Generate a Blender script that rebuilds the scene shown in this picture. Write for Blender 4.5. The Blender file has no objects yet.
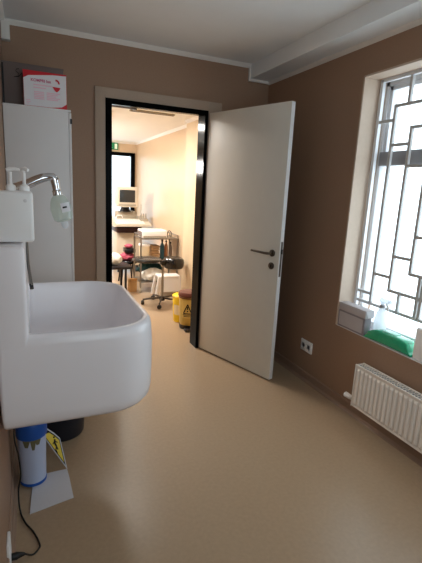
import bpy, bmesh, math, random
from math import sin, cos, pi, radians
from mathutils import Vector, Matrix
random.seed(4)
SC = bpy.context.scene
COL = SC.collection

# ------------------------------------------------------------------ helpers
def lin(r, g, b):
    f = lambda c: (c/255)/12.92 if c/255 <= .04045 else (((c/255)+.055)/1.055)**2.4
    return (f(r), f(g), f(b), 1)

def mat(name, rgb, rough=.5, metal=0, spec=.5, vary=0., scale=20., bump=0., bscale=200., trans=0., ior=1.45, alpha=1., coat=0., emit=0., rgb2=None, sss=0.):
    m = bpy.data.materials.new(name); m.use_nodes = True
    nt = m.node_tree; b = nt.nodes['Principled BSDF']
    c = lin(*rgb)
    b.inputs['Roughness'].default_value = rough
    b.inputs['Metallic'].default_value = metal
    b.inputs['Specular IOR Level'].default_value = spec
    b.inputs['Transmission Weight'].default_value = trans
    b.inputs['IOR'].default_value = ior
    b.inputs['Alpha'].default_value = alpha
    b.inputs['Coat Weight'].default_value = coat
    if emit:
        b.inputs['Emission Color'].default_value = c; b.inputs['Emission Strength'].default_value = emit
    tc = nt.nodes.new('ShaderNodeTexCoord')
    n = nt.nodes.new('ShaderNodeTexNoise'); n.inputs['Scale'].default_value = scale; n.inputs['Detail'].default_value = 6
    nt.links.new(tc.outputs['Object'], n.inputs['Vector'])
    r = nt.nodes.new('ShaderNodeMix'); r.data_type = 'RGBA'
    c2 = lin(*rgb2) if rgb2 else tuple(x*(1-vary) for x in c[:3])+(1,)
    r.inputs[6].default_value = c2; r.inputs[7].default_value = c if rgb2 else tuple(min(1, x*(1+vary*.5)) for x in c[:3])+(1,)
    nt.links.new(n.outputs['Fac'], r.inputs[0]); nt.links.new(r.outputs[2], b.inputs['Base Color'])
    if bump:
        n2 = nt.nodes.new('ShaderNodeTexNoise'); n2.inputs['Scale'].default_value = bscale; n2.inputs['Detail'].default_value = 3
        nt.links.new(tc.outputs['Object'], n2.inputs['Vector'])
        bp = nt.nodes.new('ShaderNodeBump'); bp.inputs['Strength'].default_value = bump; bp.inputs['Distance'].default_value = .004
        nt.links.new(n2.outputs['Fac'], bp.inputs['Height']); nt.links.new(bp.outputs['Normal'], b.inputs['Normal'])
    return m

def glass_mat(name, tint=(1, 1, 1), gloss=.06, rough=.02, diffuse=0., dcol=(.9, .95, .92)):
    m = bpy.data.materials.new(name); m.use_nodes = True
    nt = m.node_tree; nt.nodes.remove(nt.nodes['Principled BSDF']); out = nt.nodes['Material Output']
    t = nt.nodes.new('ShaderNodeBsdfTransparent'); t.inputs[0].default_value = tint+(1,)
    g = nt.nodes.new('ShaderNodeBsdfGlossy'); g.inputs['Roughness'].default_value = rough
    x = nt.nodes.new('ShaderNodeMixShader'); x.inputs[0].default_value = gloss
    nt.links.new(t.outputs[0], x.inputs[1]); nt.links.new(g.outputs[0], x.inputs[2]); last = x
    if diffuse:
        d = nt.nodes.new('ShaderNodeBsdfDiffuse'); d.inputs[0].default_value = dcol+(1,)
        tl = nt.nodes.new('ShaderNodeBsdfTranslucent'); tl.inputs[0].default_value = dcol+(1,)
        a = nt.nodes.new('ShaderNodeMixShader'); a.inputs[0].default_value = .5
        nt.links.new(d.outputs[0], a.inputs[1]); nt.links.new(tl.outputs[0], a.inputs[2])
        y = nt.nodes.new('ShaderNodeMixShader'); y.inputs[0].default_value = diffuse
        nt.links.new(x.outputs[0], y.inputs[1]); nt.links.new(a.outputs[0], y.inputs[2]); last = y
    nt.links.new(last.outputs[0], out.inputs[0])
    return m

class MB:
    """collects shapes into one bmesh"""
    def __init__(s): s.bm = bmesh.new()
    def _add(s, verts, M):
        if M is not None: bmesh.ops.transform(s.bm, matrix=M, verts=verts)
    def box(s, x0, x1, y0, y1, z0, z1, bev=0., M=None, seg=2):
        r = bmesh.ops.create_cube(s.bm, size=1)
        vs = r['verts']
        bmesh.ops.transform(s.bm, matrix=Matrix.Translation(((x0+x1)/2, (y0+y1)/2, (z0+z1)/2)) @ Matrix.Diagonal((abs(x1-x0), abs(y1-y0), abs(z1-z0), 1)), verts=vs)
        if bev:
            es = list({e for v in vs for e in v.link_edges})
            g = bmesh.ops.bevel(s.bm, geom=es, offset=bev, segments=seg, affect='EDGES', profile=.5)
            vs = list({v for f in g['faces'] for v in f.verts} | {v for v in vs if v.is_valid})
        s._add(vs, M); return s
    def tube(s, pts, r, n=12, cap=True, M=None):
        pts = [Vector(p) for p in pts]; rs = r if isinstance(r, (list, tuple)) else [r]*len(pts)
        rings = []; prev = None; allv = []
        for i, p in enumerate(pts):
            t = (pts[min(i+1, len(pts)-1)]-pts[max(i-1, 0)]).normalized()
            if prev is None:
                a = Vector((0, 0, 1)) if abs(t.z) < .9 else Vector((1, 0, 0))
                u = t.cross(a).normalized()
            else: u = (prev-t*prev.dot(t)).normalized()
            prev = u; w = t.cross(u)
            ring = [s.bm.verts.new(p+(u*cos(2*pi*k/n)+w*sin(2*pi*k/n))*rs[i]) for k in range(n)]
            rings.append(ring); allv += ring
        for a, b in zip(rings, rings[1:]):
            for k in range(n): s.bm.faces.new((a[k], a[(k+1) % n], b[(k+1) % n], b[k]))
        if cap: s.bm.faces.new(rings[0][::-1]); s.bm.faces.new(rings[-1])
        s._add(allv, M); return s
    def lathe(s, prof, n=24, c=(0, 0, 0), M=None, sx=1., sy=1., mod=None):
        rings = []; allv = []
        for (r, z) in prof:
            ring = []
            for k in range(n):
                rr = r*(mod(k, n) if mod else 1)
                ring.append(s.bm.verts.new((c[0]+rr*cos(2*pi*k/n)*sx, c[1]+rr*sin(2*pi*k/n)*sy, c[2]+z)))
            rings.append(ring); allv += ring
        for a, b in zip(rings, rings[1:]):
            for k in range(n): s.bm.faces.new((a[k], a[(k+1) % n], b[(k+1) % n], b[k]))
        s.bm.faces.new(rings[0][::-1]); s.bm.faces.new(rings[-1])
        s._add(allv, M); return s
    def loft(s, rings, cap0=True, cap1=True):
        R = [[s.bm.verts.new(p) for p in ring] for ring in rings]
        n = len(R[0])
        for a, b in zip(R, R[1:]):
            for k in range(n): s.bm.faces.new((a[k], a[(k+1) % n], b[(k+1) % n], b[k]))
        if cap0: s.bm.faces.new(R[0][::-1])
        if cap1: s.bm.faces.new(R[-1])
        return s
    def prism(s, poly, d, M=None):
        """poly: 3-D points of a flat polygon, d: extrusion vector"""
        d = Vector(d); a = [s.bm.verts.new(Vector(p)) for p in poly]; b = [s.bm.verts.new(Vector(p)+d) for p in poly]
        n = len(a)
        for k in range(n): s.bm.faces.new((a[k], a[(k+1) % n], b[(k+1) % n], b[k]))
        s.bm.faces.new(a[::-1]); s.bm.faces.new(b)
        s._add(a+b, M); return s
    def build(s, name, m, parent=None, smooth=True, subsurf=0, angle=40):
        bmesh.ops.recalc_face_normals(s.bm, faces=s.bm.faces)
        me = bpy.data.meshes.new(name); s.bm.to_mesh(me); s.bm.free()
        me.materials.append(m)
        if smooth:
            for p in me.polygons: p.use_smooth = True
            me.set_sharp_from_angle(angle=radians(angle))
        o = bpy.data.objects.new(name, me); COL.objects.link(o)
        if subsurf:
            md = o.modifiers.new('sub', 'SUBSURF'); md.levels = md.render_levels = subsurf
        if parent:
            o.parent = parent
            o.matrix_parent_inverse = Matrix.Translation(-parent.location) if parent.type == 'EMPTY' else Matrix.Identity(4)
        return o

def sub(mb, name, m, part, **k):
    """a sub-part: built in world coordinates, parented to a mesh part that has no transform of its own"""
    o = mb.build(name, m, None, **k); o.parent = part
    o.matrix_parent_inverse = part.matrix_world.inverted() if False else Matrix.Identity(4)
    if part.parent: o.matrix_parent_inverse = Matrix.Identity(4)
    return o

def tag(o, label=None, cat=None, group=None, kind=None):
    if label: o['label'] = label
    if cat: o['category'] = cat
    if group: o['group'] = group
    if kind: o['kind'] = kind
    return o
def thing(name, label, cat, group=None, kind=None):
    o = bpy.data.objects.new(name, None); o.empty_display_size = .05; COL.objects.link(o)
    return tag(o, label, cat, group, kind)
def struct(name, mb, m, label=None, cat=None, **k):
    o = mb.build(name, m, **k); o['kind'] = 'structure'
    if label: o['label'] = label; o['category'] = cat
    return o
def place(root):
    """move an Empty's origin to the base of its thing (children keep their place)"""
    bpy.context.view_layer.update()
    mn = Vector((1e9,)*3); mx = -mn
    for c in root.children_recursive:
        for v in c.bound_box:
            w = Vector(v); mn = Vector(map(min, mn, w)); mx = Vector(map(max, mx, w))
    p = Vector(((mn.x+mx.x)/2, (mn.y+mx.y)/2, mn.z))
    root.location = p
    for c in root.children: c.matrix_parent_inverse = Matrix.Translation(-p)
def text(body, name, size, m, M, parent=None, ext=.0004, align='LEFT', bold=0.):
    cu = bpy.data.curves.new(name, 'FONT'); cu.body = body; cu.size = size; cu.extrude = ext; cu.align_x = align; cu.offset = bold
    t = bpy.data.objects.new(name, cu); COL.objects.link(t)
    bpy.context.view_layer.update()
    me = bpy.data.meshes.new_from_object(t.evaluated_get(bpy.context.evaluated_depsgraph_get()))
    bpy.data.objects.remove(t)
    me.transform(M); me.materials.clear(); me.materials.append(m)
    o = bpy.data.objects.new(name, me); COL.objects.link(o)
    if parent: o.parent = parent
    return o
def frame_mat(o, x, y):
    """matrix whose local x,y axes lie along x,y with origin o"""
    x = Vector(x).normalized(); y = Vector(y); y = (y-x*y.dot(x)).normalized(); z = x.cross(y)
    M = Matrix((x, y, z)).transposed().to_4x4(); M.translation = Vector(o); return M
def rrect(x0, x1, y0, y1, r, z, n=8):
    """rounded rectangle; r = radii at (x1,y1),(x0,y1),(x0,y0),(x1,y0)"""
    if not isinstance(r, (list, tuple)): r = [r]*4
    pts = []
    for i, (cx, cy, sx, sy) in enumerate(((x1, y1, -1, -1), (x0, y1, 1, -1), (x0, y0, 1, 1), (x1, y0, -1, 1))):
        for k in range(n+1):
            a = pi/2*i+pi/2*k/n
            pts.append((cx+sx*r[i]+r[i]*cos(a), cy+sy*r[i]+r[i]*sin(a), z))
    return pts

# ------------------------------------------------------------------ measures
W, D, H = 2.078, 3.421, 2.481          # right wall, back wall, ceiling
SB, SZ = .192, 2.369                   # soffit width, underside
T = .13                                # back wall thickness
WX, FY, FH = 2.04, 8.2, 2.24           # corridor room: right wall, far wall, ceiling
PX, PY = 1.925, 5.08                   # pilaster
WY0, WY1, WZ0, WZ1 = 1.16, 2.239, .555, 2.175   # window opening
G = W+.13                              # grille plane
RY = -.7                               # wall behind the camera

# ------------------------------------------------------------------ materials
M_wall = mat('wall_vinyl', (158, 128, 106), .5, vary=.12, scale=90, bump=.15, bscale=420, spec=.35)
M_wall2 = mat('wall_vinyl_corridor', (208, 182, 151), .36, vary=.08, scale=60, bump=.08, bscale=300)
M_pil = mat('pilaster_paint', (214, 192, 160), .45, vary=.05, scale=30)
M_floor = mat('linoleum', (172, 148, 121), .3, vary=.16, scale=55, bump=.05, bscale=150, spec=.5)
M_base = mat('vinyl_skirting', (150, 124, 106), .45, vary=.12, scale=90, spec=.4)
M_ceil = mat('ceiling_paint', (238, 242, 244), .5, vary=.03, scale=8, spec=.4)
M_ceil2 = mat('corridor_ceiling_paint', (240, 240, 236), .8, vary=.03, scale=8)
M_mould = mat('white_moulding', (236, 232, 226), .6, vary=.03)
M_reveal = mat('reveal_paint', (206, 186, 168), .6, vary=.08, scale=40)
M_sill = mat('sill_white', (228, 226, 226), .4, vary=.04)
M_arch = mat('architrave_vinyl', (176, 156, 138), .5, vary=.1, scale=70)
M_black = mat('black_frame', (9, 10, 10), .12, spec=.02, vary=.1)
M_rubber = mat('black_rubber', (10, 10, 11), .6, vary=.1)
M_door = mat('door_laminate', (220, 216, 206), .42, vary=.04, scale=14)
M_dooredge = mat('door_edge', (236, 236, 236), .4, vary=.03)
M_steel = mat('brushed_steel', (150, 146, 140), .3, metal=1, vary=.1)
M_dsteel = mat('dark_steel', (96, 88, 80), .32, metal=1, vary=.1)
M_chrome = mat('chrome', (215, 216, 220), .08, metal=1, vary=.03)
M_basin = mat('sink_acrylic', (246, 242, 245), .22, vary=.02, scale=6, spec=.5)
M_cab = mat('cabinet_white', (226, 224, 224), .4, vary=.03, scale=10)
M_white = mat('white_plastic', (244, 243, 242), .32, vary=.03)
M_whitem = mat('white_paper', (226, 224, 228), .7, vary=.05)
M_dgrey = mat('dark_grey_card', (118, 106, 102), .8, vary=.1)
M_red = mat('red_print', (206, 40, 52), .6, vary=.06)
M_pink = mat('pink_print', (236, 190, 206), .6, vary=.06)
M_mag = mat('magenta_print', (196, 84, 124), .6, vary=.06)
M_ink = mat('black_ink', (20, 18, 18), .7)
M_rad = mat('radiator_enamel', (236, 230, 222), .35, vary=.03)
M_radin = mat('radiator_grille_dark', (150, 160, 174), .5, vary=.1)
M_pvc = mat('window_pvc', (226, 228, 232), .35, vary=.03)
M_pvcd = mat('window_rail_grey', (150, 150, 154), .4, vary=.04)
M_grille = mat('grille_paint', (196, 196, 196), .45, vary=.06)
M_glass = glass_mat('window_glass')
M_frost = glass_mat('frosted_glass', gloss=.04, rough=.3, diffuse=.35, dcol=(.9, .95, 1.))
M_greenp = mat('green_wrap', (30, 178, 130), .22, vary=.35, scale=30, coat=.5, bump=.9, bscale=38)
M_greenl = mat('pale_green_highlight', (160, 226, 204), .3, vary=.1, scale=40)  # pale tone for the painted highlight on the wipes pack
M_spray = glass_mat('spray_bottle_plastic', tint=(.92, .96, 1), gloss=.08, rough=.15, diffuse=.72, dcol=(.95, .97, 1.))
M_carton = mat('grey_carton', (196, 190, 192), .7, vary=.06, scale=30)
M_carton2 = mat('carton_side', (150, 142, 146), .7, vary=.06, scale=30)
M_filter = glass_mat('filter_housing', tint=(.9, .97, .93), gloss=.12, rough=.08, diffuse=.5, dcol=(.84, .91, .87))
M_blue = mat('blue_lid', (28, 84, 170), .4, vary=.1)
M_can = mat('milky_plastic', (186, 196, 222), .35, vary=.06, scale=12)
M_stain = mat('brown_stain', (110, 104, 74), .7, vary=.3, scale=40)
M_bucket = mat('dark_bucket', (26, 30, 42), .45, vary=.1)
M_yel = mat('sign_yellow', (226, 196, 50), .5, vary=.05)
M_sign = mat('sign_white_plastic', (206, 206, 212), .5, vary=.05)
M_cord = mat('black_cord', (14, 14, 15), .5)
M_lamp = mat('lamp_diffuser', (255, 250, 240), .5, emit=9)
M_exit = mat('exit_green', (16, 112, 70), .5, emit=.25)
M_exitw = mat('exit_white', (215, 235, 215), .5, emit=.05)
M_beige = mat('beige_equipment', (208, 200, 184), .45, vary=.05)
M_beiged = mat('beige_equipment_dark', (164, 156, 140), .5, vary=.06)
M_screen = mat('dark_screen', (44, 48, 50), .15, vary=.1)
M_dark = mat('dark_plastic', (24, 20, 22), .4, vary=.1)
M_maroon = mat('dark_maroon', (46, 18, 22), .45, vary=.1)
M_blackv = mat('black_vinyl', (18, 17, 18), .22, vary=.1, coat=.3)
M_pinkc = mat('pink_cloth', (186, 84, 106), .8, vary=.2, scale=20)
M_tan = mat('tan_cardboard', (206, 164, 112), .8, vary=.08)
M_brownp = mat('brown_paper', (176, 142, 104), .8, vary=.12)
M_teal = mat('teal_cloth', (28, 74, 76), .7, vary=.2)
M_tealb = mat('teal_bottle', (34, 78, 92), .3, vary=.1)
M_bag = mat('white_plastic_bag', (226, 224, 216), .35, vary=.12, scale=20, bump=.6, bscale=40)
M_cream = mat('cream_plastic', (236, 224, 196), .4, vary=.04)
M_ybin = mat('yellow_plastic', (246, 214, 40), .35, vary=.05)
M_ybin2 = mat('yellow_tinted_plastic', (196, 168, 84), .3, vary=.08, scale=15)
M_brown = mat('brown_lid', (108, 62, 52), .35, vary=.08)
M_vent = mat('vent_dark', (70, 58, 46), .5, vary=.1)

# ------------------------------------------------------------------ room shell
DX0, DX1, DZ = .68, 1.515, 2.072        # rough door opening
FLX = -2.2                              # corridor room left wall
struct('floor', MB().box(FLX, W+.02, RY, FY, -.1, 0), M_floor, smooth=False)
struct('wall_back', MB().box(-.0, DX0, D, D+T, 0, H+.1).box(DX1, W+.15, D, D+T, 0, H+.1).box(DX0, DX1, D, D+T, DZ, H+.1), M_wall, smooth=False)
struct('wall_left', MB().box(-.12, 0, RY, D+T, -.05, H+.1), M_wall, smooth=False)
V = (.35, 1.75, .85, 2.2)                # second window, in the wall behind the camera
struct('wall_front', MB().box(-.12, V[0], RY-.1, RY, -.05, H+.1).box(V[1], W+.3, RY-.1, RY, -.05, H+.1).box(V[0], V[1], RY-.1, RY, -.05, V[2]).box(V[0], V[1], RY-.1, RY, V[3], H+.1), M_wall, smooth=False)
RX = W+.30
struct('wall_right', MB().box(W, RX, RY, WY0, -.05, H+.1).box(W, RX, WY1, D, -.05, H+.1).box(W, RX, WY0, WY1, -.05, WZ0-.004).box(W, RX, WY0, WY1, WZ1, H+.1), M_wall, smooth=False)
struct('ceiling', MB().box(-.12, W+.3, RY-.1, D+T, H, H+.1), M_ceil, smooth=False)
struct('trim_1', MB().box(W-SB, W-.0005, RY, D-.0005, SZ, H), M_ceil, smooth=False)     # boxed soffit along the right wall
# lining of the window opening
struct('trim_2', MB().box(W-.001, G+.07, WY1-.012, WY1, WZ0, WZ1).box(W-.001, G+.07, WY0, WY0+.012, WZ0, WZ1).box(W-.001, G+.07, WY0, WY1, WZ1-.012, WZ1), M_reveal, smooth=False)
struct('trim_3', MB().box(W+.003, G+.10, WY0, WY1, WZ0-.02, WZ0), M_sill, smooth=False)
# ceiling mouldings
def cove(mb, a, b, nx, ny, z, s=.026):
    """quarter cove along a->b (2-D), wall normal (nx,ny), hung from height z"""
    prof = [(0, 0), (s, 0), (s*.8, -s*.35), (s*.35, -s*.8), (0, -s*1.1)]
    P = [[(p[0]+nx*o, p[1]+ny*o, z+h) for o, h in prof] for p in (a, b)]
    mb.loft(P)
mm = MB()
cove(mm, (0, D), (W-SB, D), 0, -1, H)
cove(mm, (0, RY), (0, D), 1, 0, H)
struct('trim_4', mm, M_mould, smooth=False)
mm = MB()
mm.box(W-SB-.014, W-SB+.004, D-.02, D-.0005, SZ-.014, H-.02)
mm.box(W-SB-.014, W, D-.022, D-.0005, SZ-.02, SZ+.0)
cove(mm, (W, RY), (W, D), -1, 0, SZ, .022)
struct('trim_5', mm, M_mould, smooth=False)
struct('trim_6', MB().box(.0, .052, D-.06, D, 2.345, H-.022, bev=.004), M_mould)   # small boxed pipe in the corner
# skirtings
def skirt(name, a, b, n):
    mb = MB(); h, t = .075, .008
    prof = [(0, h), (t*.4, h), (t, h-.006), (t, .022), (t+.008, .006), (t+.016, .0), (0, 0)]
    mb.loft([[(p[0]+n[0]*o, p[1]+n[1]*o, z) for o, z in prof] for p in (a, b)])
    struct(name, mb, M_base, smooth=False)
skirt('baseboard_right', (W, RY), (W, D), (-1, 0))
skirt('baseboard_left', (0, RY), (0, D), (1, 0))
mb = MB()
skirt('baseboard_back', (DX1+.122, D), (W, D), (0, -1))

# ---- corridor room beyond the doorway
struct('wall_corridor_right', MB().box(WX, WX+.1, D+T, FY+.1, -.05, FH+.1), M_wall2, smooth=False)
struct('wall_corridor_left', MB().box(FLX-.1, FLX, D, FY+.1, -.05, FH+.1), M_wall2, smooth=False)
struct('wall_corridor_near', MB().box(FLX, -.12, D, D+T, -.05, FH+.1).box(-.12, DX0, D+T-.001, D+T+.01, 0, FH).box(DX1, WX, D+T-.001, D+T+.01, 0, FH).box(DX0, DX1, D+T-.001, D+T+.01, DZ, FH), M_wall2, smooth=False)
fx0, fx1, fz = 1.06, 2.01, 2.05
struct('wall_corridor_far', MB().box(FLX, fx0, FY, FY+.1, -.05, FH+.1).box(fx1, WX+.1, FY, FY+.1, -.05, FH+.1).box(fx0, fx1, FY, FY+.1, fz, FH+.1), M_wall2, smooth=False)
struct('ceiling_corridor', MB().box(FLX-.1, WX+.1, D+T, FY+.1, FH, FH+.1), M_ceil2, smooth=False)
struct('trim_7', MB().box(PX, WX, D+T+.01, PY, 0, FH), M_pil, smooth=False)       # pilaster
mm = MB(); cove(mm, (WX, PY), (WX, FY), -1, 0, FH, .03); cove(mm, (FLX, FY), (WX, FY), 0, -1, FH, .03); cove(mm, (PX, D+T), (PX, PY), -1, 0, FH, .03)
struct('trim_8', mm, M_mould, smooth=False)
d2 = thing('door_2', 'bright frosted glass door in a dark frame at the far end', 'door', kind='structure')
MB().box(fx0, fx0+.075, FY-.02, FY+.06, 0, fz).box(fx1-.075, fx1, FY-.02, FY+.06, 0, fz).box(fx0, fx1, FY-.02, FY+.06, fz-.065, fz).build('door_frame', M_black, d2, smooth=False)
MB().box(fx0+.07, fx1-.07, FY+.02, FY+.03, .005, fz-.06).build('glass_pane', M_frost, d2, smooth=False)
place(d2)

# ------------------------------------------------------------------ door_1
d1 = thing('door_1', 'white flush door standing open into the room, with steel lever', 'door', kind='structure')
# architrave
MB().box(.605, .682, D-.02, D+.0, 0, 2.142, bev=.003).box(.681, 1.5145, D-.0199, D, 2.068, 2.1419).box(1.514, 1.637, D-.02, D, 0, 2.142-.0, bev=.003).build('architrave', M_arch, d1)
jm = MB()
jm.box(.68, .728, D-.024, D+T, 0, 2.07).box(1.487, 1.516, D-.024, D+T, 0, 2.07).box(.728, 1.487, D-.024, D+.03, 2.03, 2.07)
jm.build('door_frame', M_black, d1, smooth=False)
ang = -1.2429
u = Vector((cos(ang), sin(ang), 0)); nb = Vector((-sin(ang), cos(ang), 0))     # along the leaf; to its hidden side
hp = Vector((1.518, D-.042, 0)); LW, LT = .84, .04
def L(s, t, z): return hp+u*s+nb*t+Vector((0, 0, z))
ML = frame_mat(hp, u, nb)      # local x along leaf, y through its thickness, z up
leaf = MB().box(.0, LW, 0, LT, .012, 2.05, bev=.002, M=ML).build('door_leaf', M_door, d1)
def lsub(mb, name, m, parent=None, **k):
    o = mb.build(name, m, None, **k); o.parent = parent or leaf; return o
lsub(MB().box(LW-.001, LW+.0015, .002, LT-.002, .014, 2.048, M=ML), 'edge_band', M_dooredge)
lsub(MB().box(LW+.0005, LW+.003, .01, .03, .83, 1.09, M=ML), 'lock_plate', M_steel)
lsub(MB().box(LW+.002, LW+.009, .013, .027, 1.0, 1.035, M=ML), 'latch', M_dark)
RZ = Matrix.Rotation(pi/2, 4, 'X')
def disc(s, z, r, t): return MB().lathe([(r*.3, 0), (r, 0), (r, t*.7), (r*.85, t), (r*.3, t)], 24, M=ML @ Matrix.Translation((s, 0, z)) @ RZ)
lsub(disc(.775, 1.0, .026, .009), 'rosette', M_dsteel)
lsub(MB().tube([tuple(ML @ Vector(p)) for p in ((.775, 0, 1.0), (.775, -.045, 1.0), (.765, -.053, 1.0), (.74, -.055, 1.0), (.61, -.052, 1.004))], [.009, .009, .01, .0095, .008], 14), 'lever_handle', M_dsteel)
lsub(disc(.775, .905, .026, .009), 'keyhole_rosette', M_dsteel)
lsub(MB().box(.77, .78, -.0105, -.008, .893, .916, M=ML), 'keyhole', M_ink)
place(d1)

# ------------------------------------------------------------------ window
w1 = thing('window_1', 'bright window with white frame and grey transom', 'window', kind='structure')
FX = G+.05
fz0, fz1 = WZ0+.0, WZ1-.012
y0, y1 = WY0+.012, WY1-.012
fr = MB()
for (a, b, c, d) in ((y0, y0+.045, fz0, fz1), (y1-.03, y1, fz0, fz1), (y0, y1, fz0, fz0+.05), (y0, y1, fz1-.035, fz1)):
    fr.box(FX, FX+.06, a, b, c, d, bev=.004)
fr.build('window_frame', M_pvc, w1)
MB().box(FX-.012, FX+.05, y0+.03, y1-.025, 1.64, 1.728, bev=.004).build('transom', M_pvcd, w1)
sa = MB()
ym = (y0+y1)/2
for (za, zb) in ((1.70, fz1-.03),):
    for (ya, yb) in ((y0+.04, ym+.002), (ym-.002, y1-.028)):
        for (a, b, c, d) in ((ya, ya+.026, za, zb), (yb-.026, yb, za, zb), (ya, yb, za, za+.02), (ya, yb, zb-.03, zb)):
            sa.box(FX+.008, FX+.048, a, b, c, d, bev=.003)
sa.build('sash', M_pvc, w1)
MB().box(FX+.026, FX+.03, y0+.03, y1-.02, fz0+.03, fz1-.02).build('glass_pane', M_glass, w1, smooth=False)
place(w1)
w2 = thing('window_2', 'plain white framed window in the wall opposite the doorway', 'window', kind='structure')
w2f = MB()
for (a, b, c, d) in ((V[0], V[0]+.05, V[2], V[3]), (V[1]-.05, V[1], V[2], V[3]), (1.02, 1.08, V[2], V[3]), (V[0], V[1], V[2], V[2]+.05), (V[0], V[1], V[3]-.05, V[3])):
    w2f.box(a, b, RY-.08, RY-.03, c, d, bev=.003)
w2f.build('window_frame', M_pvc, w2)
MB().box(V[0]+.03, V[1]-.03, RY-.06, RY-.055, V[2]+.03, V[3]-.03).build('glass_pane', M_glass, w2, smooth=False)
place(w2)
# security grille, geometric pattern
gr = thing('security_grille', 'grey metal security grille of stepped rectangles over the window', 'window grille')
bars = MB(); t = .0092
def vb(y, za, zb): bars.box(G-t, G+t, y-t, y+t, za-t, zb+t)
def hb(z, ya, yb): bars.box(G-t+.0012, G+t-.0012, min(ya, yb), max(ya, yb), z-t+.0004, z+t-.0004)
YM = 1.70
def both(f, *a):
    f(*a)
    if f is vb: vb(2*YM-a[0], a[1], a[2])
    else: hb(a[0], 2*YM-a[1], 2*YM-a[2])
both(vb, 2.072, .742, 1.987); both(vb, 1.977, 1.987, 2.15); both(vb, 1.931, .866, 1.849)
both(vb, 1.791, 1.0, 1.628); both(vb, 1.714, .742, .997); both(vb, 1.846, .742, .866)
both(hb, 1.906, 2.205, 2.072); both(hb, 1.987, 2.072, YM); both(hb, 1.758, 2.072, 1.931); both(hb, 1.849, 1.931, YM)
both(hb, 1.628, 1.931, YM); both(hb, 1.22, 1.791, YM); both(hb, 1.083, 1.931, 1.791); both(hb, .997, 1.791, YM)
both(hb, .948, 2.072, 1.931); both(hb, .808, 2.205, 2.072); both(hb, .865, 1.931, YM); hb(.742, 2.205, 2*YM-2.205)
bars.build('grille_bars', M_grille, gr, smooth=False)
ob = MB(); s = .011
for yy in (2.205, 2*YM-2.205): ob.box(G-s, G+s, yy-s, yy+s, .60, 2.158)
ob.box(G-s, G+s, 2*YM-2.205, 2.205, 2.143, 2.163)
ob.build('grille_frame', M_pvc, gr, smooth=False)
place(gr)

# ------------------------------------------------------------------ scrub sink
sk = thing('scrub_sink', 'large white wall-hung trough sink with high back, foreground', 'sink')
n = 10
X0, X1, Y0, Y1 = .004, .597, 1.515, 2.41
def ring(ins, z, rr=.2): 
    r = max(.02, rr-ins*.7)
    return rrect(X0+min(ins, .004), X1-ins, Y0+ins, Y1-ins, [r, .015, .015, r], z, n)
def ringi(ins, z, rr=.2):
    r = max(.03, rr-ins*.7)
    return rrect(.1, X1-ins, Y0+ins, Y1-ins, [r, .03, .03, r], z, n)
R = [ring(.10, .535), ring(.045, .537), ring(.022, .546), ring(.008, .565), ring(.002, .60), ring(0, .68), ring(0, .80), ring(.004, .86), ring(.008, .885), ring(.016, .897), ring(.026, .9),
     ringi(.036, .898), ringi(.042, .889), ringi(.05, .86), ringi(.062, .78), ringi(.085, .70), ringi(.12, .668), ringi(.2, .655)]
MB().loft(R).build('basin', M_basin, sk, angle=60)
bk = MB()
# high back, its near side rounded
P = [(0.004, .60), (.105, .60), (.105, 1.19), (.1, 1.208), (.085, 1.216), (.004, 1.216)]
bk.box(.004, .106, Y0+.004, Y1-.004, .62, 1.216, bev=.014, seg=4)
bk.build('back_panel', M_basin, sk)
MB().lathe([(.01, 0), (.03, 0), (.032, .003), (.02, .005), (.01, .004)], 20, c=(.36, 1.96, .655)).build('drain', M_chrome, sk)
YF = 1.95
sp = MB().tube([(.06, YF, 1.395), (.09, YF, 1.405), (.13, YF, 1.422), (.16, YF, 1.438), (.185, YF, 1.448), (.208, YF, 1.453), (.221, YF, 1.452), (.229, YF, 1.444), (.232, YF, 1.428), (.235, YF, 1.41), (.239, YF, 1.382)],
               [.02, .02, .0195, .019, .018, .0165, .0175, .018, .0165, .0155, .015], 18).build('spout', M_chrome, sk)
MB().tube([(.06, YF, 1.20), (.06, YF, 1.405)], .023, 16).build('riser_pipe', M_chrome, sk)
lv = MB().tube([(.108, YF, 1.215), (.109, YF, 1.15), (.112, YF, 1.08), (.118, YF, 1.02), (.121, YF, .985)], [.008, .008, .007, .0065, .006], 10)
lv.tube([(.112, YF-.012, 1.215), (.113, YF-.012, 1.1), (.124, YF-.012, .99)], .004, 8)
lv.build('elbow_lever', M_steel, sk)
MB().tube([(.1205, YF-.004, .995), (.123, YF-.004, .97)], .0085, 10).build('lever_tip', M_dark, sk)
place(sk)
# water filter on the spout
wf = thing('tap_filter', 'clear greenish filter bottle hanging from the sink spout end', 'water filter')
tiltm = Matrix.Translation((.240, YF, 1.381)) @ Matrix.Rotation(radians(-12), 4, 'Y') @ Matrix.Diagonal((1.14, 1.14, 1.22, 1))
MB().lathe([(.006, 0), (.014, 0), (.018, -.004), (.027, -.012), (.033, -.026), (.038, -.046), (.037, -.072), (.034, -.088), (.024, -.094), (.006, -.094)][::-1], 28, M=tiltm).build('housing', M_filter, wf)
MB().lathe([(.004, -.12), (.008, -.12), (.012, -.112), (.013, -.1), (.018, -.094), (.018, -.09), (.004, -.09)], 20, M=tiltm).build('outlet_nozzle', M_spray, wf)
MB().lathe([(.006, .016), (.015, .016), (.016, .012), (.016, -.002), (.006, -.002)][::-1], 20, M=tiltm).build('collar', M_chrome, wf)
lbl = MB()
for (za, zb, m_) in ((-.028, -.056, 0),):
    pts = []
    lbl.loft([[tuple(tiltm @ Vector((.0386*cos(a), .0386*sin(a), z))) for a in [radians(-92+k*8) for k in range(8)]] for z in (-.03, -.062)], False, False)
lbl.build('filter_label', M_whitem, wf)
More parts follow.
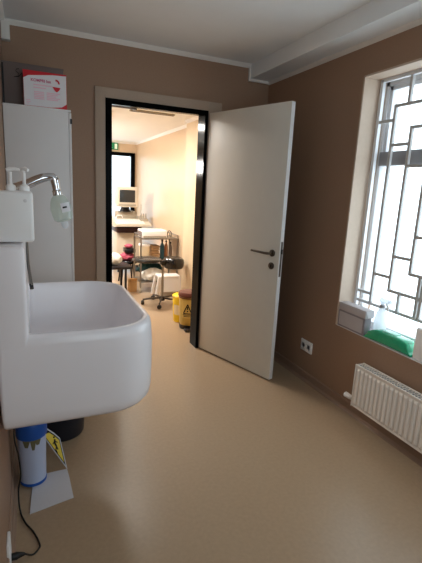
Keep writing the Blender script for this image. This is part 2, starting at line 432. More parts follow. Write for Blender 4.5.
lb2 = MB().loft([[tuple(tiltm @ Vector((.0389*cos(a), .0389*sin(a), z))) for a in [radians(-84+k*5) for k in range(6)]] for z in (-.042, -.048)], False, False)
lb2.build('label_print', M_ink, wf)
place(wf)
# soap dispenser
sd = thing('soap_dispenser', 'white twin-pump soap dispenser box on top of the sink back', 'soap dispenser')
MB().box(.003, .139, 1.585, 1.70, 1.222, 1.396, bev=.012, seg=4).build('housing', M_white, sd)
MB().lathe([(.002, 0), (.006, 0), (.006, .002), (.002, .003)], 16, M=Matrix.Translation((.114, 1.585, 1.365)) @ RZ).build('lock_button', M_sill, sd)
for k, px in enumerate((.07, .113)):
    pm = MB().lathe([(.008, -.006), (.0165, -.006), (.0165, .012), (.015, .017), (.008, .021), (.0055, .024), (.0055, .062), (.004, .062)], 20, c=(px, 1.635, 1.397))
    if k: pm.tube([(px-.004, 1.635, 1.462), (px+.0, 1.633, 1.470), (px+.004, 1.63, 1.471), (px+.014, 1.62, 1.467)], [.007, .0085, .008, .005], 12)
    else: pm.tube([(px-.012, 1.634, 1.464), (px, 1.635, 1.468), (px+.016, 1.634, 1.47), (px+.03, 1.632, 1.466)], [.006, .0075, .006, .0045], 12)
    pm.build('pump', M_white, sd)
place(sd)

# ------------------------------------------------------------------ cabinet and boxes
CY, CZ = 2.95, 1.882
cb = thing('tall_cabinet', 'tall plain white cabinet in the corner behind the sink', 'cabinet')
MB().box(.004, .376, CY, D-.01, .0, CZ-.002, bev=.002).build('carcass', M_cab, cb)
MB().box(.003, .392, CY-.004, D-.01, CZ-.012, CZ, bev=.002).build('cabinet_top', M_cab, cb)
dr = MB().box(.3775, .394, CY+.002, D-.012, .07, CZ-.016, bev=.002).build('cabinet_door', M_cab, cb)
hn = MB().box(.386, .398, CY-.003, CY+.0021, 1.80, 1.83).build('hinge', M_dark, cb)
MB().box(.386, .398, CY-.003, CY+.0021, .2, .23).build('hinge', M_dark, cb)
place(cb)
bx = thing('cardboard_box', 'dark grey cardboard box lying on the cabinet behind the red-and-white box', 'box')
q = MB().box(.002, .36, 3.06, 3.38, CZ, 2.138, bev=.002)
q.build('carton', M_dgrey, bx)
MB().box(.001, .362, 3.058, 3.382, 2.133, 2.141).build('lid', M_dgrey, bx)
MB().box(.002, .014, 3.0585, 3.0597, CZ+.01, 2.13).build('tape', M_dark, bx)
scr = MB()
def zig(pts, r=.0018): scr.tube([(x, 3.0585, z) for x, z in pts], r, 6)
zig([(.102, 2.106), (.088, 2.104), (.082, 2.092), (.1, 2.078), (.098, 2.062), (.08, 2.06)]); zig([(.07, 2.056), (.10, 2.062), (.118, 2.085)])
scr.build('marker_scribble', M_ink, bx)
place(bx)
# gauze box, slightly turned
gbx = thing('gauze_box', 'red and white gauze pack box on cabinet top edge', 'box')
YB = 2.958
bw0, bw1, bz1 = .122, .37, 2.086
shx = Matrix.Identity(4)
MB().box(bw0, bw1, YB, YB+.095, CZ, bz1, bev=.002).build('carton', M_red, gbx)
# white printed field with curved corners
f = []
f += [(bw0+.004, CZ+.012), (bw1-.03, CZ+.004), (bw1-.012, CZ+.012), (bw1-.002, CZ+.03), (bw1-.002, bz1-.03), (bw1-.02, bz1-.022)]
f += [(bw0+.16, bz1-.018), (bw0+.05, bz1-.022), (bw0+.02, bz1-.03), (bw0+.004, bz1-.055)]
f = [(bw0+.002, CZ+.003), (bw1-.09, CZ+.0035), (bw1-.03, CZ+.012), (bw1-.002, CZ+.032), (bw1-.002, bz1-.008), (bw1-.08, bz1-.012), (bw0+.09, bz1-.022), (bw0+.03, bz1-.03), (bw0+.002, bz1-.046)]
MB().prism([(x, YB-.0006, z) for x, z in f], (0, .0006, 0)).build('white_panel', M_whitem, gbx, smooth=False)
def gm(x, z): return frame_mat((x, YB-.0008, z), (1, 0, 0), (0, 0, 1))
text('KOMPRI lux', 'brand_lettering', .0225, M_mag, gm(.164, 2.026), gbx, bold=.0007)
text('sterile gauze', 'small_lettering', .0001, M_pink, gm(.18, 2.006), gbx) if False else None
ln = MB()
for (xa, xb, z) in ((.178, .285, 2.008), (.178, .25, 1.992)): ln.box(xa, xb, YB-.001, YB-.0004, z-.003, z+.003)
for k in range(5):
    z = 1.968-k*.0095
    ln.box(.18, .238, YB-.001, YB-.0004, z-.0028, z+.0028); ln.box(.252, .33-(k % 3)*.012, YB-.001, YB-.0004, z-.0028, z+.0028)
ln.box(.134, .158, YB-.001, YB-.0004, 1.915, 1.919); ln.box(.134, .16, YB-.001, YB-.0004, 1.905, 1.909); ln.box(.136, .152, YB-.001, YB-.0004, 1.895, 1.899)
ln.build('printed_lines', M_pink, gbx, smooth=False)
em = MB()
for a0, a1 in ((80, 8),):
    pts = []
    arc = [radians(100-k*14) for k in range(9)]
    em.prism([(.308+.022*cos(a), YB-.0011, 2.03+.022*sin(a)) for a in arc]+[(.308+.012*cos(a), YB-.0011, 2.03+.011*sin(a)) for a in arc[::-1]], (0, .0005, 0))
em.prism([(.286, YB-.0011, 2.008), (.334, YB-.0011, 2.006), (.326, YB-.0011, 1.99), (.312, YB-.0011, 1.978), (.3, YB-.0011, 1.986)], (0, .0005, 0))
em.build('printed_emblem', M_red, gbx, smooth=False)
place(gbx)

# ------------------------------------------------------------------ under the sink
can = thing('plastic_canister', 'milky plastic canister with ribbed blue lid under the sink', 'canister')
cc = (.094, 1.975, .007)
MB().lathe([(.03, .002), (.054, .002), (.058, .008), (.059, .02), (.061, .12), (.065, .25), (.065, .26), (.03, .26)], 32, c=cc).build('body', M_can, can)
MB().lathe([(.03, .248), (.0680, .248), (.0688, .256), (.0690, .315), (.064, .324), (.03, .325)], 48, c=cc, mod=lambda k, n: 1+.02*(k % 2)).build('lid', M_blue, can)
MB().lathe([(.045, .0), (.060, .0), (.0615, .01), (.060, .014), (.045, .014)], 32, c=cc).build('base_ring', M_blue, can)
st = MB()
for (a, w, h) in ((-112, 16, .035), (-85, 12, .05), (-66, 14, .028)):
    top = [tuple(Vector(cc)+Vector((.0655*cos(radians(b)), .0655*sin(radians(b)), .246))) for b in (a-w, a, a+w)]
    bot = [tuple(Vector(cc)+Vector((.0648*cos(radians(a+(b-a)*.4)), .0648*sin(radians(a+(b-a)*.4)), .246-h))) for b in (a-w, a, a+w)]
    st.loft([top, bot], False, False)
st.build('stain', M_stain, can)
place(can)
bu = thing('bucket', 'dark round bucket on the floor under the sink', 'bucket')
MB().lathe([(.05, .002), (.118, .002), (.124, .012), (.14, .3), (.14, .31), (.134, .31), (.118, .02), (.05, .015)], 36, c=(.252, 2.375, 0)).build('body', M_bucket, bu)
MB().lathe([(.139, .292), (.146, .292), (.146, .306), (.139, .306)], 36, c=(.252, 2.375, 0)).build('rim', M_bucket, bu)
place(bu)
# folded warning sign
sg = thing('warning_sign', 'white folded plastic floor sign with yellow warning triangle', 'sign')
pl = [(.082, 1.742), (.263, 1.786), (.254, 1.9), (.25, 2.005), (.135, 1.998), (.105, 1.96)]
MB().prism([(.076, 1.742, .001), (.263, 1.784, .001), (.257, 1.93, .001), (.2515, 2.003, .001), (.14, 2.0, .001), (.088, 1.93, .001)], (0, 0, .004)).build('base_panel', M_sign, sg, smooth=False)
def rp(poly, d, r=.0):
    return poly
A = Vector((.2525, 2.0, .006)); B = Vector((.227, 2.1, .126)); C_ = Vector((.166, 2.115, .19)); E_ = Vector((.128, 2.1, .19)); F_ = Vector((.15, 2.09, .15))
nrm = (B-A).cross(E_-A).normalized()
if nrm.y > 0: nrm = -nrm
A2, B2, C2, E2 = A, B, C_, E_
def flat(v): return v-nrm*(v-A).dot(nrm)
poly = [flat(v) for v in (A+(B-A)*.0, A+(B-A)*.5, B, B+(C_-B)*.5+Vector((.003, 0, .004)), C_, E_, A+(E_-A)*.55, A+(E_-A)*.1)]
MB().prism(poly, -nrm*.004).build('warning_panel', M_sign, sg, smooth=False)
cen = sum(poly, Vector())/len(poly)
def inset(k): return [cen+(p-cen)*k for p in poly]
MB().prism([p+nrm*.0002 for p in inset(.86)], nrm*.0004).build('black_border', M_ink, sg, smooth=False)
MB().prism([p+nrm*.0008 for p in inset(.72)], nrm*.0004).build('yellow_field', M_yel, sg, smooth=False)
# slipping figure on the field
ax = (B-A).normalized(); ay = nrm.cross(ax).normalized()
def S(a, b): return cen+ax*a+ay*b+nrm*.0018
fg = MB()
sgn = 1
fg.tube([S(.03, .0), S(.012, .004), S(-.006, -.002)], .0045, 6)
fg.tube([S(-.006, -.002), S(-.022, .006), S(-.04, .002)], .0032, 6); fg.tube([S(-.006, -.002), S(-.024, -.006)], .0032, 6)
fg.tube([S(.022, .002), S(.01, .014)], .0025, 6); fg.tube([S(.022, .002), S(.012, -.011)], .0025, 6)
fg.lathe([(.001, -.004), (.004, -.003), (.0055, 0), (.004, .003), (.001, .004)], 10, c=tuple(S(.042, .001)))
fg.build('slipping_figure', M_ink, sg)
place(sg)
# outlet, plug, cord on the left wall
ol = thing('wall_socket', 'white wall socket low on the left wall with a black plug', 'socket')
MB().box(0, .011, 1.455, 1.535, .006, .12, bev=.003).build('socket_plate', M_white, ol)
MB().box(.0105, .0125, 1.47, 1.52, .02, .075, bev=.001).build('socket_face', M_sill, ol)
place(ol)
cd = thing('power_cord', 'black power cord running from left wall socket up under sink', 'cord')
MB().tube([(.0125, 1.497, .034), (.03, 1.497, .034), (.036, 1.498, .034), (.05, 1.502, .03), (.058, 1.505, .026)], [.013, .0145, .012, .008, .005], 12).build('plug', M_cord, cd)
def spline(p, k=8):
    p = [Vector(x) for x in p]; out = []
    for i in range(len(p)-1):
        a, b, c, d = p[max(i-1, 0)], p[i], p[i+1], p[min(i+2, len(p)-1)]
        for j in range(k):
            t = j/k; out.append(.5*((2*b)+(c-a)*t+(2*a-5*b+4*c-d)*t*t+(3*b-a-3*c+d)*t**3))
    return out+[p[-1]]
MB().tube(spline([(.056, 1.505, .027), (.085, 1.51, .008), (.108, 1.535, .005), (.111, 1.56, .005), (.09, 1.628, .005), (.056, 1.70, .005), (.036, 1.775, .012), (.033, 1.80, .09), (.045, 1.80, .16), (.04, 1.805, .26), (.027, 1.82, .34), (.03, 1.86, .44), (.03, 1.9, .533)]), .0036, 8).build('cable', M_cord, cd)
place(cd)

# ------------------------------------------------------------------ right wall: socket, radiator, sill objects
o2 = thing('wall_socket', 'white double wall socket low on the right wall beyond radiator', 'socket')
MB().box(W-.01, W-.0002, 2.46, 2.60, .236, .326, bev=.003).build('socket_plate', M_white, o2)
for yy in (2.497, 2.563):
    s_ = MB().lathe([(.004, .0), (.023, .0), (.023, .002), (.02, .003), (.018, -.001), (.004, -.001)], 20, M=Matrix.Translation((W-.01, yy, .281)) @ Matrix.Rotation(-pi/2, 4, 'Y')).build('socket_cup', M_sill, o2)
    sub(MB().box(W-.0125, W-.0115, yy-.011, yy-.007, .279, .283).box(W-.0125, W-.0115, yy+.007, yy+.011, .279, .283), 'pin_hole', M_ink, s_)
place(o2)

rd = thing('radiator', 'white ribbed panel radiator under the window', 'radiator')
RX0, RX1, RYa, RYb, RZ0, RZ1 = 1.978, 2.050, .90, 1.90, .118, .404
# front and back ribbed panels: corrugated profile
def ribbed(x, d):
    mb = MB(); prof = []; pitch = .0333; nrib = int((RYb-RYa-.03)/pitch)
    ya = RYb-.016
    ys = [(RYb-.004, 0)]
    for k in range(nrib):
        b = ya-k*pitch
        ys += [(b, 0), (b-.006, d), (b-pitch+.011, d), (b-pitch+.005, 0)]
    ys += [(RYa+.004, 0)]
    zs = [(RZ0+.004, 0), (RZ0+.02, 0), (RZ0+.034, 1), (RZ1-.034, 1), (RZ1-.02, 0), (RZ1-.006, 0)]
    grid = [[mb.bm.verts.new((x-k*h, y, z)) for (y, h) in ys] for (z, k) in zs]
    back = [[mb.bm.verts.new((x+.008, y, z)) for (y, h) in ys] for (z, k) in (zs[0], zs[-1])]
    m = len(ys)
    rows = [back[0]]+grid+[back[1]]
    for a, b in zip(rows, rows[1:]):
        for k in range(m-1): mb.bm.faces.new((a[k], a[k+1], b[k+1], b[k]))
    for k in range(m-1): mb.bm.faces.new((back[1][k], back[1][k+1], back[0][k+1], back[0][k]))
    return mb
ribbed(RX0+.008, .008).build('front_panel', M_rad, rd, angle=25)
MB().box(RX1-.01, RX1-.002, RYa+.004, RYb-.004, RZ0+.004, RZ1-.006).build('rear_panel', M_rad, rd)
for yy in (RYb-.003, RYa): MB().box(RX0+.002, RX1, yy, yy+.003, RZ0+.002, RZ1, bev=.0008).build('side_panel', M_rad, rd)
tg = MB()
tg.box(RX0+.001, RX0+.013, RYa, RYb, RZ1-.006, RZ1+.002, bev=.001).box(RX1-.013, RX1, RYa, RYb, RZ1-.006, RZ1+.002, bev=.001)
for k in range(50):
    y = RYb-.012-k*.02
    tg.box(RX0+.01, RX1-.01, y-.003, y+.003, RZ1-.004, RZ1-.001)
tg.box((RX0+RX1)/2-.002, (RX0+RX1)/2+.002, RYa, RYb, RZ1-.004, RZ1-.001)
tg.build('top_rail', M_rad, rd)
fin = MB()
for k in range(82):
    y = RYb-.014-k*.012
    fin.box(RX0+.014, RX1-.014, y-.0012, y+.0012, RZ0+.03, RZ1-.006)
fin.box(RX0+.018, RX0+.02, RYa+.01, RYb-.01, RZ0+.03, RZ1-.008)
fin.build('convector_fins', M_radin, rd, smooth=False)
for yy in (1.6, 1.15): MB().box(RX1, W-.0003, yy-.015, yy+.015, .14, .36).build('wall_bracket', M_rad, rd)
va = MB().tube([(2.024, RYb-.01, .148), (2.024, RYb+.03, .146), (2.024, RYb+.045, .144)], [.008, .008, .011], 12)
va.tube([(2.024, RYb+.05, .143), (2.05, RYb+.05, .143), (W-.009, RYb+.05, .143)], [.008, .007, .007], 10)
va.build('valve_pipe', M_steel, rd)
MB().tube([(2.024, RYb+.042, .145), (2.02, RYb+.06, .147), (2.016, RYb+.092, .149), (2.015, RYb+.097, .149)], [.013, .0165, .0185, .014], 18).build('valve_knob', M_white, rd)
place(rd)

SZs = WZ0+.0005
# cartons on the sill
c1 = thing('carton', 'grey printed carton on the window sill, lower of two', 'box')
MB().box(2.083, 2.138, 1.974, 2.224, SZs, SZs+.115, bev=.0015).build('carton_body', M_carton2, c1)
MB().box(2.0822, 2.0835, 1.99, 2.214, SZs+.012, SZs+.104).build('printed_front', M_carton, c1)
place(c1)
c2 = thing('carton', 'pale flat carton lying on top of the grey carton', 'box')
MB().box(2.082, 2.155, 1.972, 2.224, SZs+.1155, SZs+.166, bev=.0015).build('carton_body', M_carton, c2)
MB().prism([(2.084, 1.9718, SZs+.165), (2.153, 1.9718, SZs+.165), (2.15, 1.966, SZs+.125), (2.10, 1.966, SZs+.12)], (0, -.0012, 0)).build('open_flap', M_whitem, c2, smooth=False)
place(c2)
sb_ = thing('spray_bottle', 'translucent white spray bottle on sill beside the cartons', 'bottle')
c = (2.166, 1.926, SZs)
MB().lathe([(.015, 0), (.036, .0), (.040, .006), (.040, .11), (.036, .14), (.03, .168), (.018, .188), (.0155, .205), (.008, .207)], 28, c=c).build('bottle_body', M_spray, sb_)
MB().lathe([(.005, .2), (.0175, .2), (.0175, .217), (.01, .22), (.005, .22)], 20, c=c).build('collar', M_pvcd, sb_)
hd = MB().box(c[0]-.013, c[0]+.013, c[1]-.06, c[1]+.022, c[2]+.232, c[2]+.262, bev=.007)
hd.tube([(c[0], c[1], c[2]+.212), (c[0], c[1], c[2]+.24)], .013, 12)
hd.tube([(c[0], c[1]-.05, c[2]+.248), (c[0], c[1]-.072, c[2]+.248)], .009, 12)
hd.build('spray_head', M_spray, sb_)
MB().tube([(c[0], c[1]-.028, c[2]+.236), (c[0], c[1]-.046, c[2]+.21), (c[0], c[1]-.048, c[2]+.188)], [.007, .007, .004], 8).build('trigger', M_white, sb_)
place(sb_)
wp = thing('wipes_pack', 'shiny green plastic wipes pack lying on the window sill', 'wipes pack')
pk = MB()
ax_, bx_ = 1.675, 1.925
def sec(y, w, h, cx=2.125):
    pts = []
    for k in range(24):
        a = 2*pi*k/24
        ca, sa_ = cos(a), sin(a)
        wob = .0016*sin(37*y*k)
        pts.append((cx+(w+wob)*math.copysign(abs(ca)**.42, ca), y+wob, SZs+.001+h/2+h/2*math.copysign(abs(sa_)**.45, sa_)))
    return pts
secs = [sec(1.968, .018, .006, 2.099), sec(1.955, .02, .014, 2.1), sec(1.935, .021, .05, 2.101), sec(1.90, .021, .068, 2.101), sec(1.872, .03, .076, 2.112), sec(1.85, .042, .078), sec(1.80, .043, .079), sec(1.76, .0435, .08), sec(1.72, .044, .079), sec(1.69, .044, .078), sec(1.66, .0435, .076), sec(1.638, .042, .064), sec(1.624, .04, .026), sec(1.612, .042, .014), sec(1.602, .038, .01)]
pk.loft(secs); pk.build('wrapper', M_greenp, wp, angle=80)
MB().box(2.10, 2.15, 1.74, 1.835, SZs+.0785, SZs+.085, bev=.003).build('highlight_patch', M_greenl, wp)  # pale patch painting the highlight on top of the pack
place(wp)
wc = thing('white_container', 'plain white plastic container at near end of the window sill', 'container')
MB().box(2.088, 2.175, 1.46, 1.596, SZs, SZs+.185, bev=.012, seg=4).build('body', M_white, wc)
MB().lathe([(.01, .183), (.028, .183), (.028, .205), (.02, .209), (.01, .209)], 24, c=(2.14, 1.528, SZs)).build('cap', M_white, wc)
place(wc)

# ------------------------------------------------------------------ corridor room objects
lp = thing('ceiling_light', 'bright square ceiling light beyond the doorway', 'ceiling light')
MB().box(.62, 1.03, 5.05, 5.5, FH-.02, FH-.0005, bev=.004).build('light_frame', M_white, lp)
MB().box(.64, 1.01, 5.07, 5.48, FH-.024, FH-.018).build('diffuser', M_lamp, lp)
place(lp)
tr = thing('ceiling_vent', 'dark slotted ceiling vent bar just beyond the doorway', 'ceiling vent')
MB().box(1.16, 1.66, 4.735, 4.79, FH-.016, FH-.0005, bev=.002).build('vent_frame', M_beiged, tr)
MB().box(1.17, 1.65, 4.745, 4.78, FH-.018, FH-.014).build('vent_slot', M_vent, tr)
place(tr)
tr2 = thing('ceiling_rail', 'short dark rail on the ceiling beside the vent bar', 'ceiling rail')
MB().box(.93, 1.19, 4.62, 4.66, FH-.016, FH-.0005, bev=.002).build('rail', M_vent, tr2)
MB().box(1.17, 1.2, 4.61, 4.67, FH-.022, FH-.0005, bev=.002).build('end_bracket', M_dark, tr2)
place(tr2)
ex = thing('exit_sign', 'green exit sign with white running figure above the glass door', 'sign')
ey = FY-.03
MB().box(1.50, 1.69, FY-.03, FY-.0005, 2.085, 2.205, bev=.003).build('sign_body', M_exit, ex)
MB().box(1.622, 1.67, ey-.001, ey+.0, 2.10, 2.19).build('white_doorway', M_exitw, ex)
rf = MB()
def run(p, r): rf.tube([(x, ey-.002, z) for x, z in p], r, 6)
run([(1.548, 2.165), (1.555, 2.14)], .007); run([(1.555, 2.14), (1.572, 2.128), (1.57, 2.105)], .005); run([(1.555, 2.14), (1.54, 2.122), (1.525, 2.118)], .005)
run([(1.549, 2.162), (1.566, 2.15), (1.575, 2.158)], .004); run([(1.549, 2.162), (1.533, 2.155), (1.53, 2.14)], .004)
rf.lathe([(.002, -.008), (.008, -.004), (.008, .004), (.002, .008)], 10, c=(1.546, ey-.002, 2.18))
rf.build('running_figure', M_exitw, ex)
place(ex)

# ultrasound machine
us = thing('ultrasound_machine', 'beige ultrasound cart with boxy monitor and keyboard console', 'ultrasound machine')
uy = 6.9
MB().box(1.44, 1.83, uy+.08, uy+.52, .12, .70, bev=.01).build('cabinet_body', M_beige, us)
MB().box(1.425, 1.845, uy-.03, uy+.5, .685, .775, bev=.012).build('drawer_front', M_maroon, us)
co = MB().prism([(1.39, uy-.16, .80), (1.39, uy-.16, .835), (1.39, uy+.16, .90), (1.39, uy+.48, .93), (1.39, uy+.48, .775), (1.39, uy+.05, .775)], (.57, 0, 0))
co.build('console', M_beige, us, smooth=False)
kb = MB()
for r_ in range(5):
    for c_ in range(11):
        yy = uy-.13+r_*.055; zz = .835+(yy+.16-uy)/.32*.065+.002
        kb.box(1.43+c_*.04, 1.462+c_*.04, yy, yy+.04, zz, zz+.012)
kb.build('keyboard', M_white, us, smooth=False)
MB().box(1.47, 1.80, uy+.2, uy+.48, .90, 1.02, bev=.015).build('monitor_base', M_beiged, us)
MB().lathe([(.03, 0), (.1, 0), (.08, .03), (.06, .09), (.03, .09)], 20, c=(1.60, uy+.2, 1.02)).build('swivel_neck', M_dark, us)
mo = MB().box(1.425, 1.77, uy, uy+.12, 1.10, 1.425, bev=.02, seg=3)
mo.prism([(1.45, uy+.11, 1.13), (1.745, uy+.11, 1.13), (1.745, uy+.11, 1.405), (1.45, uy+.11, 1.405)], (0, .22, 0))
mon = mo.build('monitor', M_beige, us)
sub(MB().box(1.47, 1.722, uy-.004, uy+.004, 1.178, 1.375, bev=.004), 'screen', M_screen, mon)
sub(MB().box(1.46, 1.735, uy-.002, uy+.003, 1.12, 1.15, bev=.001), 'control_strip', M_beiged, mon)
for xx in (1.845, 1.885, 1.925):
    MB().tube([(xx, uy+.08, .88), (xx, uy+.09, .95), (xx+.004, uy+.1, 1.0)], [.016, .014, .008], 10).build('probe', M_beiged, us)
MB().box(1.825, 1.955, uy+.03, uy+.14, .87, .915, bev=.006).build('probe_holder', M_beiged, us)
MB().tube([(1.87, uy+.2, .9), (1.87, uy+.2, 1.15)], .004, 8).build('cable_hook', M_beiged, us)
MB().tube([(1.41, uy+.0, .92), (1.43, uy, .965), (1.5, uy, .97), (1.52, uy, .93)], .006, 8).build('push_handle', M_white, us)
for xx in (1.48, 1.79):
    for yy in (uy+.12, uy+.46): MB().lathe([(.01, -.02), (.055, -.02), (.06, 0), (.055, .02), (.01, .02)], 18, M=Matrix.Translation((xx, yy, .06)) @ Matrix.Rotation(pi/2, 4, 'Y')).build('caster', M_dark, us)
place(us)

# instrument trolley
tc_ = thing('instrument_trolley', 'steel two-shelf instrument trolley standing against the corridor wall', 'trolley')
tx0, tx1, ty0, ty1, tz = 1.495, 2.018, 5.55, 5.93, .75
for xx in (tx0, tx1):
    for yy in (ty0, ty1):
        lg = MB().tube([(xx, yy, .075), (xx, yy, tz+.005)], .0125, 12).build('leg', M_steel, tc_)
        sub(MB().lathe([(.006, -.011), (.03, -.011), (.033, 0), (.03, .011), (.006, .011)], 18, M=Matrix.Translation((xx, yy, .034)) @ Matrix.Rotation(pi/2, 4, 'Y')).tube([(xx, yy, .04), (xx, yy, .08)], .009, 8), 'caster', M_beiged, lg)
for zz in (tz-.01, .42, .14):
    MB().box(tx0-.005, tx1+.005, ty0-.005, ty1+.005, zz, zz+.012, bev=.003).build('shelf', M_steel, tc_)
rl = MB()
for (a, b) in (((tx0, ty0), (tx0, ty1)), ((tx0, ty1), (tx1, ty1)), ((tx1, ty1), (tx1, ty0))):
    rl.tube([(a[0], a[1], tz+.045), (b[0], b[1], tz+.045)], .006, 8)
    for p in (a, b): rl.tube([(p[0], p[1], tz), (p[0], p[1], tz+.045)], .006, 8)
rl.build('guard_rail', M_steel, tc_)
place(tc_)
dv = thing('tabletop_device', 'white box-shaped medical device on top of the trolley', 'device')
MB().box(1.52, 1.87, 5.58, 5.86, .752, .86, bev=.012, seg=3).build('device_case', M_white, dv)
MB().box(1.535, 1.855, 5.576, 5.581, .762, .785).build('front_strip', M_beiged, dv)
MB().box(1.512, 1.522, 5.6, 5.84, .775, .84).build('side_panel', M_dgrey, dv)
place(dv)
cbk = thing('coiled_cable', 'small dark cable loop at right end of trolley top', 'cable')
MB().tube(spline([(1.905, 5.66, .756), (1.90, 5.66, .82), (1.925, 5.66, .85), (1.955, 5.66, .82), (1.95, 5.66, .757)]), .005, 8).build('cable_loop', M_dark, cbk)
place(cbk)
jg = thing('cream_canister', 'cream plastic tub on the middle trolley shelf, left end', 'tub')
MB().lathe([(.02, .0), (.06, 0), (.066, .006), (.074, .2), (.074, .21), (.02, .21)], 24, c=(1.565, 5.64, .4335)).build('tub_body', M_cream, jg)
MB().lathe([(.02, .21), (.079, .21), (.08, .232), (.07, .24), (.02, .242)], 24, c=(1.565, 5.64, .4335)).build('tub_lid', M_white, jg)
place(jg)
bp_ = thing('paper_stack', 'brown paper stack crumpled on the middle trolley shelf', 'papers')
for k in range(6):
    MB().box(1.665-.006*(k % 2), 1.775+.004*(k % 3), 5.60+.005*k, 5.8, .4335+k*.036, .4335+k*.036+.03, bev=.008, M=Matrix.Translation((1.72, 5.7, 0)) @ Matrix.Rotation(radians(4*(k % 3)-4), 4, 'Z') @ Matrix.Translation((-1.72, -5.7, 0))).build('paper_bundle', M_brownp, bp_)
place(bp_)
tb = thing('teal_bottle', 'dark teal bottle on the middle trolley shelf', 'bottle')
MB().lathe([(.01, 0), (.028, 0), (.03, .005), (.03, .2), (.02, .235), (.012, .245), (.012, .27), (.005, .27)], 20, c=(1.822, 5.65, .4335)).build('bottle_body', M_tealb, tb)
MB().lathe([(.005, .268), (.015, .268), (.015, .295), (.005, .296)], 16, c=(1.822, 5.65, .4335)).build('bottle_cap', M_dark, tb)
place(tb)
for (nm, lab, xx, m_, h_, w_) in (('brown_bottle', 'tall brown bottle between teal and grey bottles on trolley', 1.883, mat('amber_plastic', (150, 100, 66), .35, vary=.1), .26, .026),
                                 ('grey_bottle', 'grey bottle at the right end of the middle trolley shelf', 1.948, mat('grey_plastic', (120, 108, 98), .4, vary=.1), .24, .024)):
    b_ = thing(nm, lab, 'bottle')
    MB().lathe([(.008, 0), (w_-.002, 0), (w_, .005), (w_, h_*.75), (w_*.6, h_*.88), (w_*.4, h_*.92), (w_*.4, h_), (.005, h_)], 20, c=(xx, 5.66, .4335)).build('bottle_body', m_, b_)
    MB().lathe([(.004, h_-.002), (w_*.5, h_-.002), (w_*.5, h_+.02), (.004, h_+.021)], 16, c=(xx, 5.66, .4335)).build('bottle_cap', M_dark, b_)
    place(b_)
def blob(mb, c, r, seed, n=18, rough=.22, flat=.0):
    rnd = random.Random(seed); ph = [rnd.uniform(0, 6.28) for _ in range(8)]
    prof = []; rings = []
    for i in range(n+1):
        th = pi*(i+.25)/(n+.5); ring = []
        for k in range(2*n):
            a = 2*pi*k/(2*n)
            q = 1+rough*(sin(3*a+ph[0]+2*th)*sin(2*th+ph[1])+.6*sin(5*a+ph[2]-3*th)+.4*sin(9*a+ph[3]+4*th))*sin(th)
            z = cos(th)*r[2]*(1+.3*rough*sin(4*a+ph[4]))
            ring.append((c[0]+r[0]*q*sin(th)*cos(a), c[1]+r[1]*q*sin(th)*sin(a), max(c[2]+z, flat)))
        rings.append(ring)
    mb.loft(rings); return mb
tl = thing('teal_cloth', 'crumpled dark teal cloth behind bag on lower trolley shelf', 'cloth')
blob(MB(), (1.70, 5.80, .29), (.17, .08, .10), 3, flat=.153).build('cloth_heap', M_teal, tl)
place(tl)
wb = thing('plastic_bag', 'crumpled white plastic bag on the lower trolley shelf', 'bag')
blob(MB(), (1.70, 5.64, .225), (.165, .075, .10), 5, flat=.153).build('bag_heap', M_bag, wb)
place(wb)

# step stool
ss = thing('step_stool', 'white plastic step stool with flared legs beside stool base', 'step stool')
sx0, sx1, sy0, sy1, szt = 1.675, 1.975, 5.275, 5.46, .285
MB().box(sx0, sx1, sy0, sy1, szt-.03, szt, bev=.01, seg=3).build('stool_top', M_white, ss)
MB().prism([(sx0+.01, sy0+.006, szt-.02), (sx1-.005, sy0+.006, szt-.02), (sx1+.012, sy0-.02, .07), (sx0-.02, sy0-.02, .07)], (0, .012, 0)).build('front_apron', M_white, ss, smooth=False)
for (xa, dx) in ((sx0+.012, -.05), (sx1-.012, .02)):
    for (ya, dy) in ((sy0+.012, -.03), (sy1-.012, .03)):
        MB().loft([[(xa+a+ (dx*(1-z/szt)), ya+b+dy*(1-z/szt), z) for a, b in ((-.014, -.014), (.014, -.014), (.014, .014), (-.014, .014))] for z in (0.002, szt-.02)]).build('leg', M_white, ss, smooth=False)
place(ss)

# rolling stool with split seat
rs = thing('rolling_stool', 'black two-cushion rolling stool on steel pole in front of trolley', 'stool')
cx, cy = 1.612, 4.93
def cushion(x0, x1, z0, z1, name, d=.17):
    cxx = (x0+x1)/2; rx = (x1-x0)/2
    prof = [(.3, z0), (.86, z0), (.97, z0+(z1-z0)*.25), (1.0, z0+(z1-z0)*.55), (.95, z0+(z1-z0)*.85), (.8, z1), (.3, z1-.004)]
    mb = MB()
    rings = []
    for (k, z) in prof:
        rings.append([(cxx+rx*k*math.copysign(abs(cos(a))**.8, cos(a)), cy+d*k*math.copysign(abs(sin(a))**.8, sin(a)), z) for a in [2*pi*i/32 for i in range(32)]])
    mb.loft(rings); return mb.build(name, M_blackv, rs)
cushion(1.25, 1.60, .55, .595, 'seat_cushion')
cushion(1.632, 1.885, .465, .592, 'seat_cushion', .15)
MB().box(1.30, 1.84, cy-.03, cy+.03, .545, .56).box(1.59, 1.66, cy-.05, cy+.05, .50, .56, bev=.008).build('seat_bracket', M_dark, rs)
MB().tube([(cx+.01, cy, .08), (cx+.01, cy, .31), (cx+.01, cy, .31), (cx+.01, cy, .53)], [.016, .016, .013, .013], 16).build('pole', M_steel, rs)
MB().lathe([(.01, .05), (.035, .05), (.035, .08), (.02, .1), (.01, .1)], 20, c=(cx+.01, cy, 0)).build('hub', M_dark, rs)
